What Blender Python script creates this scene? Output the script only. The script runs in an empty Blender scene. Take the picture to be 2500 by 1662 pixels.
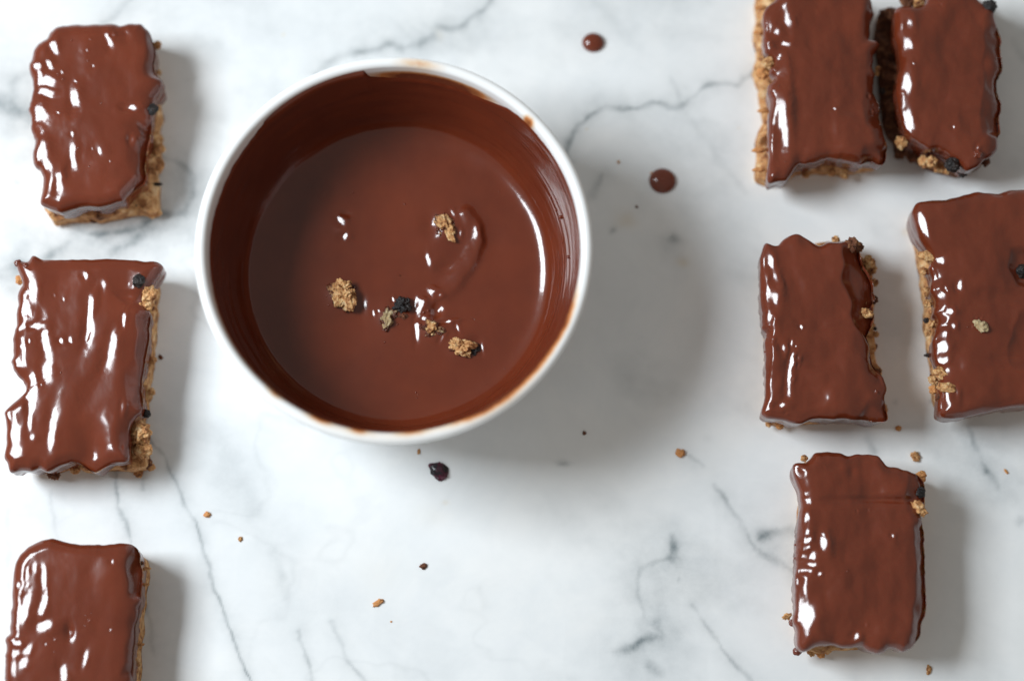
import bpy, math, random
import numpy as np
from mathutils import Vector

# ------------------------------------------------------------------ camera
S = 0.000125                 # metres on the table per photograph pixel at the middle of the frame
F = 5200.0                   # focal length in photograph pixels
TILT = 0.2                   # camera leans a little: it stands below the frame's middle and looks up the slab
D = F * S
sc = bpy.context.scene
ct, st = math.cos(TILT), math.sin(TILT)
CAM = np.array([0.0, -D * st, D * ct])
cam = bpy.data.cameras.new('camera')
cam.sensor_width = 23.6
cam.lens = F / 2500.0 * 23.6
cam.clip_start = 0.02
cam.clip_end = 20
cam.dof.use_dof = True
cam.dof.focus_distance = 0.629
cam.dof.aperture_fstop = 2.0
cam.dof.aperture_blades = 7
co = bpy.data.objects.new('camera', cam)
co.location = CAM
co.rotation_euler = (TILT, 0, 0)
sc.collection.objects.link(co)
sc.camera = co

# ------------------------------------------------------------------ room light
w = bpy.data.worlds.new('World')
sc.world = w
w.use_nodes = True
bg = w.node_tree.nodes['Background']
bg.inputs['Color'].default_value = (0.96, 0.935, 0.87, 1)
bg.inputs['Strength'].default_value = 0.285

AZ = math.radians(10)
EL = math.radians(47)
LDIR = np.array([-math.cos(AZ) * math.cos(EL), math.sin(AZ) * math.cos(EL), math.sin(EL)])

def window_pane(name, dv, sx, sy, power):
    # one sash of the kitchen window to the left of the table
    l = bpy.data.lights.new(name, 'AREA')
    l.shape = 'RECTANGLE'
    l.size, l.size_y = sx, sy
    l.energy = power
    l.color = (0.875, 0.95, 1.0)
    o = bpy.data.objects.new(name, l)
    base = Vector(LDIR * 0.92)
    q = (-base).to_track_quat('-Z', 'Y')
    o.rotation_euler = q.to_euler()
    o.location = base + q @ Vector((0, dv, 0))
    sc.collection.objects.link(o)

window_pane('window_light', 0.083, 0.36, 0.155, 4.9)
window_pane('window_light', -0.083, 0.36, 0.155, 4.9)

sc.view_settings.view_transform = 'Standard'
sc.view_settings.look = 'None'
sc.view_settings.exposure = 0.0
sc.view_settings.gamma = 1.0
sc.render.engine = 'CYCLES'

# ------------------------------------------------------------------ photograph pixel <-> place on a level
def unproj(px, py, z):
    px = np.asarray(px, float); py = np.asarray(py, float)
    u = px - 1250.0; v = 831.0 - py
    dx = u; dy = F * st + v * ct; dz = -F * ct + v * st
    t = (z - CAM[2]) / dz
    return CAM[0] + dx * t, CAM[1] + dy * t

def proj(x, y, z):
    rx = x - CAM[0]; ry = y - CAM[1]; rz = z - CAM[2]
    f = ry * st - rz * ct
    v = ry * ct + rz * st
    return 1250 + F * rx / f, 831 - F * v / f

# ------------------------------------------------------------------ numpy gradient noise
_rng = np.random.RandomState(7)
_perm = _rng.permutation(256)
_perm = np.concatenate([_perm, _perm, _perm])
_g = _rng.normal(size=(256, 3)); _g /= np.linalg.norm(_g, axis=1)[:, None]

def perlin(x, y, z):
    x, y, z = np.broadcast_arrays(np.asarray(x, float), np.asarray(y, float), np.asarray(z, float))
    xi = np.floor(x).astype(int); yi = np.floor(y).astype(int); zi = np.floor(z).astype(int)
    xf = x - xi; yf = y - yi; zf = z - zi
    u = xf**3 * (xf * (xf * 6 - 15) + 10); v = yf**3 * (yf * (yf * 6 - 15) + 10); ww = zf**3 * (zf * (zf * 6 - 15) + 10)
    out = 0
    for a in (0, 1):
        for b in (0, 1):
            for c in (0, 1):
                h = _perm[_perm[_perm[(xi + a) & 255] + ((yi + b) & 255)] + ((zi + c) & 255)]
                g = _g[h]
                d = g[..., 0] * (xf - a) + g[..., 1] * (yf - b) + g[..., 2] * (zf - c)
                out = out + d * (u if a else 1 - u) * (v if b else 1 - v) * (ww if c else 1 - ww)
    return out * 1.6

def fbm(x, y, z, o=4, gain=0.5):
    s = 0; a = 1.0
    for i in range(o):
        s = s + a * perlin(x * 2**i + 17.3 * i, y * 2**i - 9.1 * i, z * 2**i + 4.7 * i)
        a *= gain
    return s

def sstep(a, b, x):
    t = np.clip((x - a) / (b - a), 0, 1)
    return t * t * (3 - 2 * t)

# ------------------------------------------------------------------ mesh helpers
def link(name, me, parent=None):
    o = bpy.data.objects.new(name, me)
    sc.collection.objects.link(o)
    if parent is not None:
        o.parent = parent
    return o

def make_mesh(name, co_, faces, mat, smooth=True):
    me = bpy.data.meshes.new(name)
    faces = np.asarray(faces)
    nf = len(faces); k = faces.shape[1]
    me.vertices.add(len(co_)); me.vertices.foreach_set('co', np.asarray(co_, np.float32).ravel())
    me.loops.add(nf * k); me.loops.foreach_set('vertex_index', faces.ravel().astype(np.int32))
    me.polygons.add(nf)
    me.polygons.foreach_set('loop_start', np.arange(0, nf * k, k, dtype=np.int32))
    me.update(calc_edges=True)
    me.validate()
    me.polygons.foreach_set('use_smooth', np.full(len(me.polygons), smooth))
    me.materials.append(mat)
    return me

def ring_faces(nr, nt, closed_start=True):
    # grid of nr rings x nt points, wrapped; returns quads
    i = np.arange(nr - 1)[:, None]; j = np.arange(nt)[None, :]
    a = i * nt + j; b = i * nt + (j + 1) % nt; c = (i + 1) * nt + (j + 1) % nt; d = (i + 1) * nt + j
    return np.stack([a, d, c, b], -1).reshape(-1, 4)

def grid_faces(ny, nx):
    i = np.arange(ny - 1)[:, None]; j = np.arange(nx - 1)[None, :]
    a = i * nx + j
    return np.stack([a, a + 1, a + nx + 1, a + nx], -1).reshape(-1, 4)

def add_attr(me, name, vals):
    at = me.attributes.new(name, 'FLOAT', 'POINT')
    at.data.foreach_set('value', np.asarray(vals, np.float32).ravel())

_ico = {}
def ico(sub):
    if sub in _ico: return _ico[sub]
    t = (1 + 5**0.5) / 2
    v = [(-1, t, 0), (1, t, 0), (-1, -t, 0), (1, -t, 0), (0, -1, t), (0, 1, t), (0, -1, -t), (0, 1, -t), (t, 0, -1), (t, 0, 1), (-t, 0, -1), (-t, 0, 1)]
    f = [(0, 11, 5), (0, 5, 1), (0, 1, 7), (0, 7, 10), (0, 10, 11), (1, 5, 9), (5, 11, 4), (11, 10, 2), (10, 7, 6), (7, 1, 8), (3, 9, 4), (3, 4, 2), (3, 2, 6), (3, 6, 8), (3, 8, 9), (4, 9, 5), (2, 4, 11), (6, 2, 10), (8, 6, 7), (9, 8, 1)]
    v = [np.array(p) / np.linalg.norm(p) for p in v]
    for _ in range(sub):
        mid = {}; nf = []
        def m(a, b):
            k = (min(a, b), max(a, b))
            if k not in mid:
                p = v[a] + v[b]; v.append(p / np.linalg.norm(p)); mid[k] = len(v) - 1
            return mid[k]
        for a, b, c in f:
            x, y, z = m(a, b), m(b, c), m(c, a)
            nf += [(a, x, z), (b, y, x), (c, z, y), (x, y, z)]
        f = nf
    _ico[sub] = (np.array(v), np.array(f))
    return _ico[sub]

def lump_geo(c, rad, rot=0.0, amp=0.35, freq=1.6, sub=3, seed=0.0, sharp=False, tilt=0.0):
    v, f = ico(sub)
    n = fbm(v[:, 0] * freq + seed, v[:, 1] * freq - seed * 1.7, v[:, 2] * freq + seed * 0.6, 4, 0.52)
    if sharp:
        n = n + 0.28 * np.abs(perlin(v[:, 0] * freq * 2.3 + seed, v[:, 1] * freq * 2.3, v[:, 2] * freq * 2.3 - seed))
    p = v * (1 + amp * n)[:, None] * np.array(rad)[None, :]
    ca, sa = math.cos(rot), math.sin(rot)
    ctl, stl = math.cos(tilt), math.sin(tilt)
    x, y, z = p.T
    y, z = y * ctl - z * stl, y * stl + z * ctl
    p = np.stack([x * ca - y * sa, x * sa + y * ca, z], -1) + np.array(c)[None, :]
    return p, f

def join_geo(gs):
    vs, fs, n = [], [], 0
    for p, f in gs:
        vs.append(p); fs.append(f + n); n += len(p)
    return np.concatenate(vs), np.concatenate(fs)

def empty(name, loc):
    o = bpy.data.objects.new(name, None)
    o.empty_display_size = 0.01
    o.location = loc
    sc.collection.objects.link(o)
    return o

def tag(o, label, cat, group=None):
    o['label'] = label; o['category'] = cat
    if group: o['group'] = group

# ------------------------------------------------------------------ materials
def mat_new(name):
    m = bpy.data.materials.new(name); m.use_nodes = True
    nt = m.node_tree
    return m, nt, nt.nodes['Principled BSDF']

def node(nt, t, **kw):
    n = nt.nodes.new(t)
    for k, v in kw.items():
        if k == 'props':
            for a, b in v.items(): setattr(n, a, b)
        else:
            n.inputs[k.replace('_', ' ')].default_value = v
    return n

def noise_node(nt, scale, detail=4, rough=0.55, dist=0.0):
    tc = nt.nodes.get('TC') or nt.nodes.new('ShaderNodeTexCoord'); tc.name = 'TC'
    n = node(nt, 'ShaderNodeTexNoise', Scale=scale, Detail=detail, Roughness=rough, Distortion=dist)
    nt.links.new(tc.outputs['Object'], n.inputs['Vector'])
    return n

def ramp(nt, src, stops):
    r = nt.nodes.new('ShaderNodeValToRGB')
    e = r.color_ramp.elements
    while len(e) < len(stops): e.new(0.5)
    for el, (p, c) in zip(e, stops):
        el.position = p; el.color = (*c, 1)
    nt.links.new(src, r.inputs['Fac'])
    return r

def choc_material(name, base, base2, rough):
    m, nt, b = mat_new(name)
    n = noise_node(nt, 70, 5, 0.6)
    r = ramp(nt, n.outputs['Fac'], [(0.35, base), (0.65, base2)])
    nt.links.new(r.outputs['Color'], b.inputs['Base Color'])
    b.inputs['Roughness'].default_value = rough
    b.inputs['IOR'].default_value = 1.56
    b.inputs['Coat Weight'].default_value = 0.07
    b.inputs['Coat Roughness'].default_value = 0.35
    b.inputs['Subsurface Weight'].default_value = 0.22
    b.inputs['Subsurface Radius'].default_value = (1.0, 0.28, 0.14)
    b.inputs['Subsurface Scale'].default_value = 0.0013
    n2 = noise_node(nt, 260, 3, 0.5)
    bm = node(nt, 'ShaderNodeBump', Strength=0.12, Distance=0.0004)
    nt.links.new(n2.outputs['Fac'], bm.inputs['Height'])
    nt.links.new(bm.outputs['Normal'], b.inputs['Normal'])
    return m

M_GLAZE = choc_material('glaze', (0.138, 0.0260, 0.0105), (0.166, 0.0315, 0.0122), 0.155)
M_POOL = choc_material('melted', (0.130, 0.0240, 0.0098), (0.158, 0.0295, 0.0112), 0.14)

def cake_material(name, cols, scale=700, bump=0.0009):
    m, nt, b = mat_new(name)
    n = noise_node(nt, scale, 6, 0.65, 0.6)
    r = ramp(nt, n.outputs['Fac'], cols)
    nt.links.new(r.outputs['Color'], b.inputs['Base Color'])
    b.inputs['Roughness'].default_value = 0.75
    b.inputs['Subsurface Weight'].default_value = 0.2
    b.inputs['Subsurface Radius'].default_value = (1.0, 0.5, 0.25)
    b.inputs['Subsurface Scale'].default_value = 0.0008
    n2 = noise_node(nt, scale * 2.2, 5, 0.7)
    bm = node(nt, 'ShaderNodeBump', Strength=0.8, Distance=bump)
    nt.links.new(n2.outputs['Fac'], bm.inputs['Height'])
    nt.links.new(bm.outputs['Normal'], b.inputs['Normal'])
    return m

M_CAKE = cake_material('cake', [(0.32, (0.08, 0.026, 0.010)), (0.41, (0.40, 0.16, 0.055)), (0.53, (0.70, 0.37, 0.15)), (0.68, (0.84, 0.59, 0.33))], 360)
M_CRUMB = cake_material('crumb', [(0.35, (0.11, 0.03, 0.012)), (0.44, (0.46, 0.20, 0.07)), (0.55, (0.76, 0.44, 0.19)), (0.70, (0.88, 0.66, 0.40))], 520)
M_BROWN = cake_material('brown_and_shaded_cake', [(0.3, (0.05, 0.02, 0.01)), (0.5, (0.16, 0.05, 0.02)), (0.7, (0.40, 0.19, 0.08))], 500)  # brown cake bits; also stands in for shade on the corner bar's cake
M_NUT = cake_material('oat', [(0.3, (0.40, 0.27, 0.13)), (0.55, (0.58, 0.45, 0.26)), (0.75, (0.7, 0.6, 0.4))], 400)
M_ORANGE = cake_material('orange_crumb', [(0.3, (0.60, 0.24, 0.08)), (0.6, (0.75, 0.36, 0.13))], 500)

def stained_material(name, cols, scale):
    # crumbs that have sunk into the chocolate: their foot and some faces are coated with it
    m = cake_material(name, cols, scale)
    nt = m.node_tree; L = nt.links; b = nt.nodes['Principled BSDF']
    base = b.inputs['Base Color'].links[0].from_socket
    sp = nt.nodes.new('ShaderNodeSeparateXYZ'); L.new(nt.nodes['TC'].outputs['Object'], sp.inputs[0])
    n = noise_node(nt, 420, 3, 0.6)
    ma = nt.nodes.new('ShaderNodeMath'); ma.operation = 'MULTIPLY_ADD'; ma.inputs[1].default_value = 0.0042; L.new(n.outputs['Fac'], ma.inputs[0]); L.new(sp.outputs['Z'], ma.inputs[2])
    mr = node(nt, 'ShaderNodeMapRange'); mr.inputs['From Min'].default_value = 0.0033; mr.inputs['From Max'].default_value = 0.0038
    L.new(ma.outputs[0], mr.inputs['Value'])
    mx = nt.nodes.new('ShaderNodeMix'); mx.data_type = 'RGBA'; mx.inputs['A'].default_value = (0.10, 0.022, 0.010, 1)
    L.new(mr.outputs['Result'], mx.inputs['Factor']); L.new(base, mx.inputs['B']); L.new(mx.outputs['Result'], b.inputs['Base Color'])
    m2 = node(nt, 'ShaderNodeMapRange'); m2.inputs['To Min'].default_value = 0.14; m2.inputs['To Max'].default_value = 0.75
    L.new(mr.outputs['Result'], m2.inputs['Value']); L.new(m2.outputs['Result'], b.inputs['Roughness'])
    return m
M_WET = stained_material('crumb_in_chocolate', [(0.35, (0.11, 0.03, 0.012)), (0.43, (0.46, 0.20, 0.07)), (0.55, (0.76, 0.44, 0.19)), (0.70, (0.88, 0.66, 0.40))], 560)
M_WETOAT = stained_material('oat_in_chocolate', [(0.3, (0.22, 0.13, 0.06)), (0.5, (0.45, 0.33, 0.17)), (0.7, (0.6, 0.5, 0.32))], 450)

def berry_material():
    m, nt, b = mat_new('dried_berry')
    n = noise_node(nt, 500, 5, 0.6)
    r = ramp(nt, n.outputs['Fac'], [(0.4, (0.006, 0.005, 0.006)), (0.7, (0.030, 0.018, 0.014))])
    nt.links.new(r.outputs['Color'], b.inputs['Base Color'])
    b.inputs['Roughness'].default_value = 0.42
    n2 = noise_node(nt, 900, 5, 0.7)
    bm = node(nt, 'ShaderNodeBump', Strength=0.8, Distance=0.0006)
    nt.links.new(n2.outputs['Fac'], bm.inputs['Height'])
    nt.links.new(bm.outputs['Normal'], b.inputs['Normal'])
    return m
M_BERRY = berry_material()

def red_berry_material():
    m, nt, b = mat_new('dark_red_berry')
    n = noise_node(nt, 260, 3, 0.5)
    r = ramp(nt, n.outputs['Fac'], [(0.45, (0.012, 0.008, 0.012)), (0.62, (0.10, 0.008, 0.03))])
    nt.links.new(r.outputs['Color'], b.inputs['Base Color'])
    b.inputs['Roughness'].default_value = 0.25
    return m
M_REDBERRY = red_berry_material()

def marble_material():
    m, nt, b = mat_new('white_marble')
    L = nt.links
    n1 = noise_node(nt, 14, 6, 0.6, 0.8)
    base = ramp(nt, n1.outputs['Fac'], [(0.30, (0.81, 0.83, 0.845)), (0.46, (0.865, 0.88, 0.89)), (0.58, (0.90, 0.905, 0.905))])
    n2 = noise_node(nt, 60, 6, 0.65, 0.5)
    fleck = ramp(nt, n2.outputs['Fac'], [(0.3, (0.95, 0.955, 0.96)), (0.6, (1, 1, 1))])
    mul = nt.nodes.new('ShaderNodeMix'); mul.data_type = 'RGBA'; mul.blend_type = 'MULTIPLY'; mul.inputs['Factor'].default_value = 1.0
    L.new(base.outputs['Color'], mul.inputs['A']); L.new(fleck.outputs['Color'], mul.inputs['B'])
    at = nt.nodes.new('ShaderNodeAttribute'); at.attribute_name = 'vein'
    n3 = noise_node(nt, 220, 5, 0.7)
    mr = node(nt, 'ShaderNodeMapRange'); mr.inputs['From Min'].default_value = 0.3; mr.inputs['From Max'].default_value = 0.7
    mr.inputs['To Min'].default_value = 0.65; mr.inputs['To Max'].default_value = 1.15
    L.new(n3.outputs['Fac'], mr.inputs['Value'])
    mm = nt.nodes.new('ShaderNodeMath'); mm.operation = 'MULTIPLY'; mm.use_clamp = True
    L.new(at.outputs['Fac'], mm.inputs[0]); L.new(mr.outputs['Result'], mm.inputs[1])
    mx = nt.nodes.new('ShaderNodeMix'); mx.data_type = 'RGBA'
    L.new(mm.outputs[0], mx.inputs['Factor'])
    L.new(mul.outputs['Result'], mx.inputs['A'])
    mx.inputs['B'].default_value = (0.19, 0.225, 0.24, 1)
    at2 = nt.nodes.new('ShaderNodeAttribute'); at2.attribute_name = 'rust'
    mx2 = nt.nodes.new('ShaderNodeMix'); mx2.data_type = 'RGBA'
    L.new(at2.outputs['Fac'], mx2.inputs['Factor']); L.new(mx.outputs['Result'], mx2.inputs['A'])
    mx2.inputs['B'].default_value = (0.70, 0.55, 0.33, 1)
    L.new(mx2.outputs['Result'], b.inputs['Base Color'])
    b.inputs['Roughness'].default_value = 0.32
    b.inputs['Subsurface Weight'].default_value = 0.0
    return m
M_MARBLE = marble_material()

def ceramic_material():
    m, nt, b = mat_new('white_glazed_ceramic')
    at = nt.nodes.new('ShaderNodeAttribute'); at.attribute_name = 'smear'
    n = noise_node(nt, 330, 5, 0.65)
    ad = nt.nodes.new('ShaderNodeMath'); ad.operation = 'MULTIPLY_ADD'; ad.inputs[1].default_value = 0.9; ad.inputs[2].default_value = -0.45
    nt.links.new(n.outputs['Fac'], ad.inputs[0])
    a2 = nt.nodes.new('ShaderNodeMath'); a2.operation = 'MULTIPLY_ADD'
    # smear strength with broken edges: smear + smear*(noise-0.5)
    nt.links.new(at.outputs['Fac'], a2.inputs[0]); nt.links.new(ad.outputs[0], a2.inputs[1]); nt.links.new(at.outputs['Fac'], a2.inputs[2])
    r = ramp(nt, a2.outputs[0], [(0.05, (0.92, 0.92, 0.92)), (0.28, (0.80, 0.62, 0.46)), (0.5, (0.62, 0.24, 0.08)), (0.95, (0.18, 0.045, 0.02))])
    nt.links.new(r.outputs['Color'], b.inputs['Base Color'])
    b.inputs['Roughness'].default_value = 0.12
    return m
M_CERAMIC = ceramic_material()

# ------------------------------------------------------------------ the marble slab
def tr(pts, ox, oy, s):
    return [(ox + x / s, oy + y / s) for x, y in pts]

VEINS = []   # points (photo px), width px, strength
def V(pts, wd, stg, ox=0, oy=0, s=1.0): VEINS.append((tr(pts, ox, oy, s), wd, stg))
V([(2260, -80), (2220, 0), (2180, 60), (2110, 100), (2060, 150), (1980, 190), (1890, 180), (1830, 240), (1740, 290), (1660, 310), (1560, 290), (1450, 320), (1280, 360), (1200, 400), (1100, 470)], 9, .42, 350, 0, 2.621)
V([(730, -20), (660, 50), (610, 100), (550, 130)], 8, .32, 0, 0, 2.24)
V([(-60, 500), (0, 540), (60, 580), (150, 610), (220, 640)], 18, .7, 0, 0, 2.24)
V([(60, 470), (100, 440), (170, 400)], 9, .2, 0, 0, 2.24)
V([(860, 850), (960, 880), (1040, 930), (1070, 1000), (1060, 1080), (1000, 1150), (880, 1180), (760, 1240), (650, 1270), (500, 1290)], 9, .75, 0, 0, 2.24)
V([(800, 1260), (700, 1340), (600, 1400)], 14, .5, 0, 0, 2.24)
V([(450, 1270), (350, 1330), (280, 1400), (150, 1440), (0, 1500)], 14, .5, 0, 0, 2.24)
V([(70, 640), (110, 520), (140, 460), (210, 400), (280, 360), (400, 365), (470, 365), (560, 340), (640, 365), (710, 350), (760, 300), (850, 250), (920, 230), (990, 235), (1040, 190), (1100, 165), (1200, 120)], 6.5, .5, 1350, 100, 2.24)
V([(640, 210), (680, 270), (710, 340)], 5, .2, 1350, 100, 2.24)
V([(740, 380), (800, 500), (850, 580), (960, 720), (1050, 830)], 8, .12, 1350, 100, 2.24)
V([(250, 740), (210, 850)], 9, .28, 1350, 100, 2.24)
V([(800, 20), (870, 170), (940, 260), (1000, 400), (1060, 510), (1110, 640), (1170, 780), (1220, 950), (1240, 1040), (1290, 1150), (1340, 1290), (1380, 1380), (1410, 1500), (1480, 1600)], 4.2, .55, 0, 1000, 2.369)
V([(1150, -50), (1250, 170), (1350, 300), (1430, 440), (1480, 600)], 18, .11, 0, 1000, 2.369)
V([(640, 300), (670, 400), (690, 560), (740, 680), (760, 770)], 5, .45, 0, 1000, 2.369)
V([(820, 380), (820, 460)], 5, .4, 0, 1000, 2.369)
V([(310, 450), (325, 740)], 5, .16, 0, 1000, 2.369)
V([(45, 600), (45, 1100)], 8, .12, 0, 1000, 2.369)
V([(1720, 1280), (1760, 1400), (1800, 1530), (1830, 1650)], 4.5, .32, 0, 1000, 2.369)
V([(850, 1150), (890, 1300), (900, 1400)], 7, .25, 0, 1000, 2.369)
V([(1580, 820), (1610, 930), (1660, 1080)], 15, .15, 0, 1000, 2.369)
V([(960, 1210), (1040, 1370), (1070, 1460), (1160, 1568), (1250, 1650)], 5, .35, 400, 1000, 2.369)
V([(1820, 1030), (1860, 1130)], 9, .1, 400, 1000, 2.369)
V([(900, 270), (990, 340)], 6, .28, 1300, 1000, 2.369)
V([(1060, 440), (1130, 520), (1200, 640), (1260, 760), (1330, 830), (1430, 890), (1520, 940), (1800, 1050)], 6.5, .36, 1300, 1000, 2.369)
V([(1340, 730), (1400, 715), (1470, 705), (1600, 700)], 11, .8, 1300, 1000, 2.369)
V([(800, 740), (812, 800), (800, 860)], 11, .5, 1300, 1000, 2.369)
V([(780, 860), (680, 890), (620, 930), (590, 980), (610, 1090), (650, 1190)], 5.5, .36, 1300, 1000, 2.369)
V([(720, 1240), (745, 1300), (650, 1320), (580, 1370), (470, 1410)], 11, .52, 1300, 1000, 2.369)
V([(930, 1140), (1030, 1270), (1100, 1380), (1190, 1490), (1300, 1620)], 5.5, .38, 1300, 1000, 2.369)
V([(680, 1480), (735, 1520)], 13, .5, 1300, 1000, 2.369)
V([(690, 200), (720, 270), (770, 360), (790, 430), (850, 520)], 7, .38, 2050, 950, 2.202)
V([(160, 270), (180, 330)], 11, .4, 2050, 950, 2.202)
V([(2480, 100), (2600, 300)], 12, .2)
V([(1420, -30), (1500, 60), (1560, 130)], 16, .08)
SPOTS = [(1497, 560, 7, 9, .55), (1640, 586, 14, 9, .6), (1640, 592, 35, 22, .2), (1377, 1128, 20, 8, .5), (13, 268, 30, 18, .35), (40, 446, 9, 7, .3),
         (2411, 1154, 7, 7, .7), (2268, 978, 6, 5, .45), (2186, 978, 9, 7, .25), (2490, 1272, 14, 12, .3), (1662, 1418, 3, 6, .35), (1725, 1068, 10, 12, .12),
         (1920, 720, 40, 80, .07), (480, 185, 3, 3, .4), (463, 187, 3, 3, .2)]
RUST = [(1525, 535, 28, 22, .30), (1667, 640, 16, 12, .30), (1060, 1260, 50, 30, .09), (1090, 1226, 11, 6, .22), (930, 1400, 60, 60, .06), (2212, 567, 8, 8, .25), (1070, 88, 10, 14, .12), (688, 87, 4, 4, .4), (1433, 316, 3, 3, .6), (1806, 310, 3, 3, .4)]

CLOUDS_AND_FALLOFF = [(60, 250, 160, 200, .20), (620, 60, 300, 120, .10), (300, 30, 300, 90, .10), (40, 720, 60, 200, .12), (300, 620, 300, 80, .12), (430, 450, 110, 130, .10), (1000, 60, 250, 60, .10), (1050, 110, 160, 30, .12),  (300, 1200, 300, 150, .05),  # grey clouding of the stone, plus light falloff painted into its colour
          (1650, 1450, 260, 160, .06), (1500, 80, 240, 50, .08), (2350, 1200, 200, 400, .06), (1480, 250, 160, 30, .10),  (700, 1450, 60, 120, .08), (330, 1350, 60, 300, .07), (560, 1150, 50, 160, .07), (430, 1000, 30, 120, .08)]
def marble():
    def axis(lo, hi, step, far):
        inner = np.arange(lo, hi + step, step)
        k = np.geomspace(step * 2, far, 26)
        return np.concatenate([inner[0] - k[::-1], inner, inner[-1] + k])
    st_ = 4 * S
    xs = axis(-0.165, 0.165, st_, 0.55); ys = axis(-0.112, 0.118, st_, 0.5)
    X, Y = np.meshgrid(xs, ys)
    px, py = proj(X, Y, 0.0)
    wx = px + 9 * fbm(X * 90, Y * 90, 1.0, 3) + 2.2 * perlin(X * 700, Y * 700, 5.0)
    wy = py + 9 * fbm(X * 90, Y * 90, 8.0, 3) + 2.2 * perlin(X * 700, Y * 700, 9.0)
    vein = np.zeros_like(X)
    for pts, wd, stg in VEINS:
        stg = min(stg * 1.55, 0.95); wd = wd * 1.25
        dm = np.full(X.shape, 1e9)
        for (x0, y0), (x1, y1) in zip(pts[:-1], pts[1:]):
            dx, dy = x1 - x0, y1 - y0
            L2 = dx * dx + dy * dy
            m = (wx > min(x0, x1) - 120) & (wx < max(x0, x1) + 120) & (wy > min(y0, y1) - 120) & (wy < max(y0, y1) + 120)
            t = np.clip(((wx[m] - x0) * dx + (wy[m] - y0) * dy) / L2, 0, 1)
            dm[m] = np.minimum(dm[m], np.hypot(wx[m] - x0 - t * dx, wy[m] - y0 - t * dy))
        mod = 0.75 + 0.55 * perlin(X * 150, Y * 150, wd)
        width = wd * (0.8 + 0.45 * perlin(X * 220, Y * 220, wd + 3))
        v = stg * mod * (0.72 * np.exp(-(dm / np.maximum(width, 1))**2) + 0.24 * np.exp(-(dm / (wd * 3.6))**2) + 0.10 * np.exp(-(dm / (wd * 9))**2))
        vein = 1 - (1 - vein) * (1 - np.clip(v, 0, 0.95))
    # finer, weaker veins that wander over the rest of the slab
    n = np.abs(fbm(X * 16 + 3, Y * 16 + Y * 8, 2.0, 4))
    vein = 1 - (1 - vein) * (1 - 0.10 * np.exp(-(n / 0.035)**2) * sstep(-0.1, 0.4, perlin(X * 9, Y * 9, 4.4)))
    for cx, cy, rx, ry, a in SPOTS + CLOUDS_AND_FALLOFF:
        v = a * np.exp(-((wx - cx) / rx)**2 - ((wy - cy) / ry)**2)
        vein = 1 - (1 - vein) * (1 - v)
    mott = fbm(X * 22 + 1.5, Y * 30 + X * 9, 6.0, 5, 0.55)
    vein = 1 - (1 - vein) * (1 - 0.22 * sstep(-0.1, 0.95, mott) * (1 - 0.85 * np.exp(-((px - 950) / 480)**2 - ((py - 1330) / 300)**2)))  # mottling thinned at lower middle, painting in the brighter light there
    rust = np.zeros_like(X)
    for cx, cy, rx, ry, a in RUST:
        rust += a * np.exp(-((wx - cx) / rx)**2 - ((wy - cy) / ry)**2)
    Z = np.zeros_like(X)
    co_ = np.stack([X, Y, Z], -1).reshape(-1, 3)
    faces = grid_faces(len(ys), len(xs))
    # slab edge and underside
    x0, x1, y0, y1 = xs[0], xs[-1], ys[0], ys[-1]
    n0 = len(co_)
    ex = np.array([(x0, y0, 0), (x1, y0, 0), (x1, y1, 0), (x0, y1, 0), (x0, y0, -.02), (x1, y0, -.02), (x1, y1, -.02), (x0, y1, -.02)])
    ef = np.array([(0, 4, 5, 1), (1, 5, 6, 2), (2, 6, 7, 3), (3, 7, 4, 0), (4, 7, 6, 5)]) + n0
    me = make_mesh('marble_slab', np.concatenate([co_, ex]), np.concatenate([faces, ef]), M_MARBLE, True)
    z8 = np.zeros(8)
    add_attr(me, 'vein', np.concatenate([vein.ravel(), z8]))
    add_attr(me, 'rust', np.concatenate([rust.ravel(), z8]))
    o = link('marble_worktop', me)
    o['kind'] = 'structure'
    o['label'] = 'white marble worktop with soft blue-grey veins under everything'
marble()

# ------------------------------------------------------------------ radial outline helper
def raycast(poly, c, th):
    P = np.array(poly); Q = np.roll(P, -1, 0)
    dx, dy = np.cos(th), np.sin(th)
    best = np.zeros(len(th))
    for (ax, ay), (bx, by) in zip(P - c, Q - c):
        ex, ey = bx - ax, by - ay
        den = dx * ey - dy * ex
        with np.errstate(divide='ignore', invalid='ignore'):
            t = (ax * ey - ay * ex) / den
            s = (ax * dy - ay * dx) / den
        ok = (np.abs(den) > 1e-12) & (s >= -1e-9) & (s <= 1 + 1e-9) & (t > 0)
        best = np.where(ok & (t > best), t, best)
    return best

def csmooth(a, k):
    ker = np.array([1, 2, 3, 2, 1.]) if k == 2 else np.array([1, 2, 1.])
    ker /= ker.sum(); h = len(ker) // 2
    return sum(wt * np.roll(a, i - h) for i, wt in enumerate(ker))

NADIR = (1250.0, 831 + F * math.tan(TILT))
ZT = 0.0215      # top of the glaze
def away_factor(pts_px):
    # 1 where an outline point faces away from the camera's foot, 0 where it faces it
    P = np.array(pts_px); c = P.mean(0)
    out = P - c; out /= np.linalg.norm(out, axis=1)[:, None]
    nd = P - np.array(NADIR); dist = np.linalg.norm(nd, axis=1); nd /= dist[:, None]
    return (out * nd).sum(1)

def outline_world(pts_px, zlow, zhigh):
    P = np.array(pts_px)
    a = sstep(-0.35, 0.35, away_factor(pts_px))
    z = zlow + (zhigh - zlow) * a
    x, y = unproj(P[:, 0], P[:, 1], z)
    return np.stack([x, y], -1)

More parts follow.
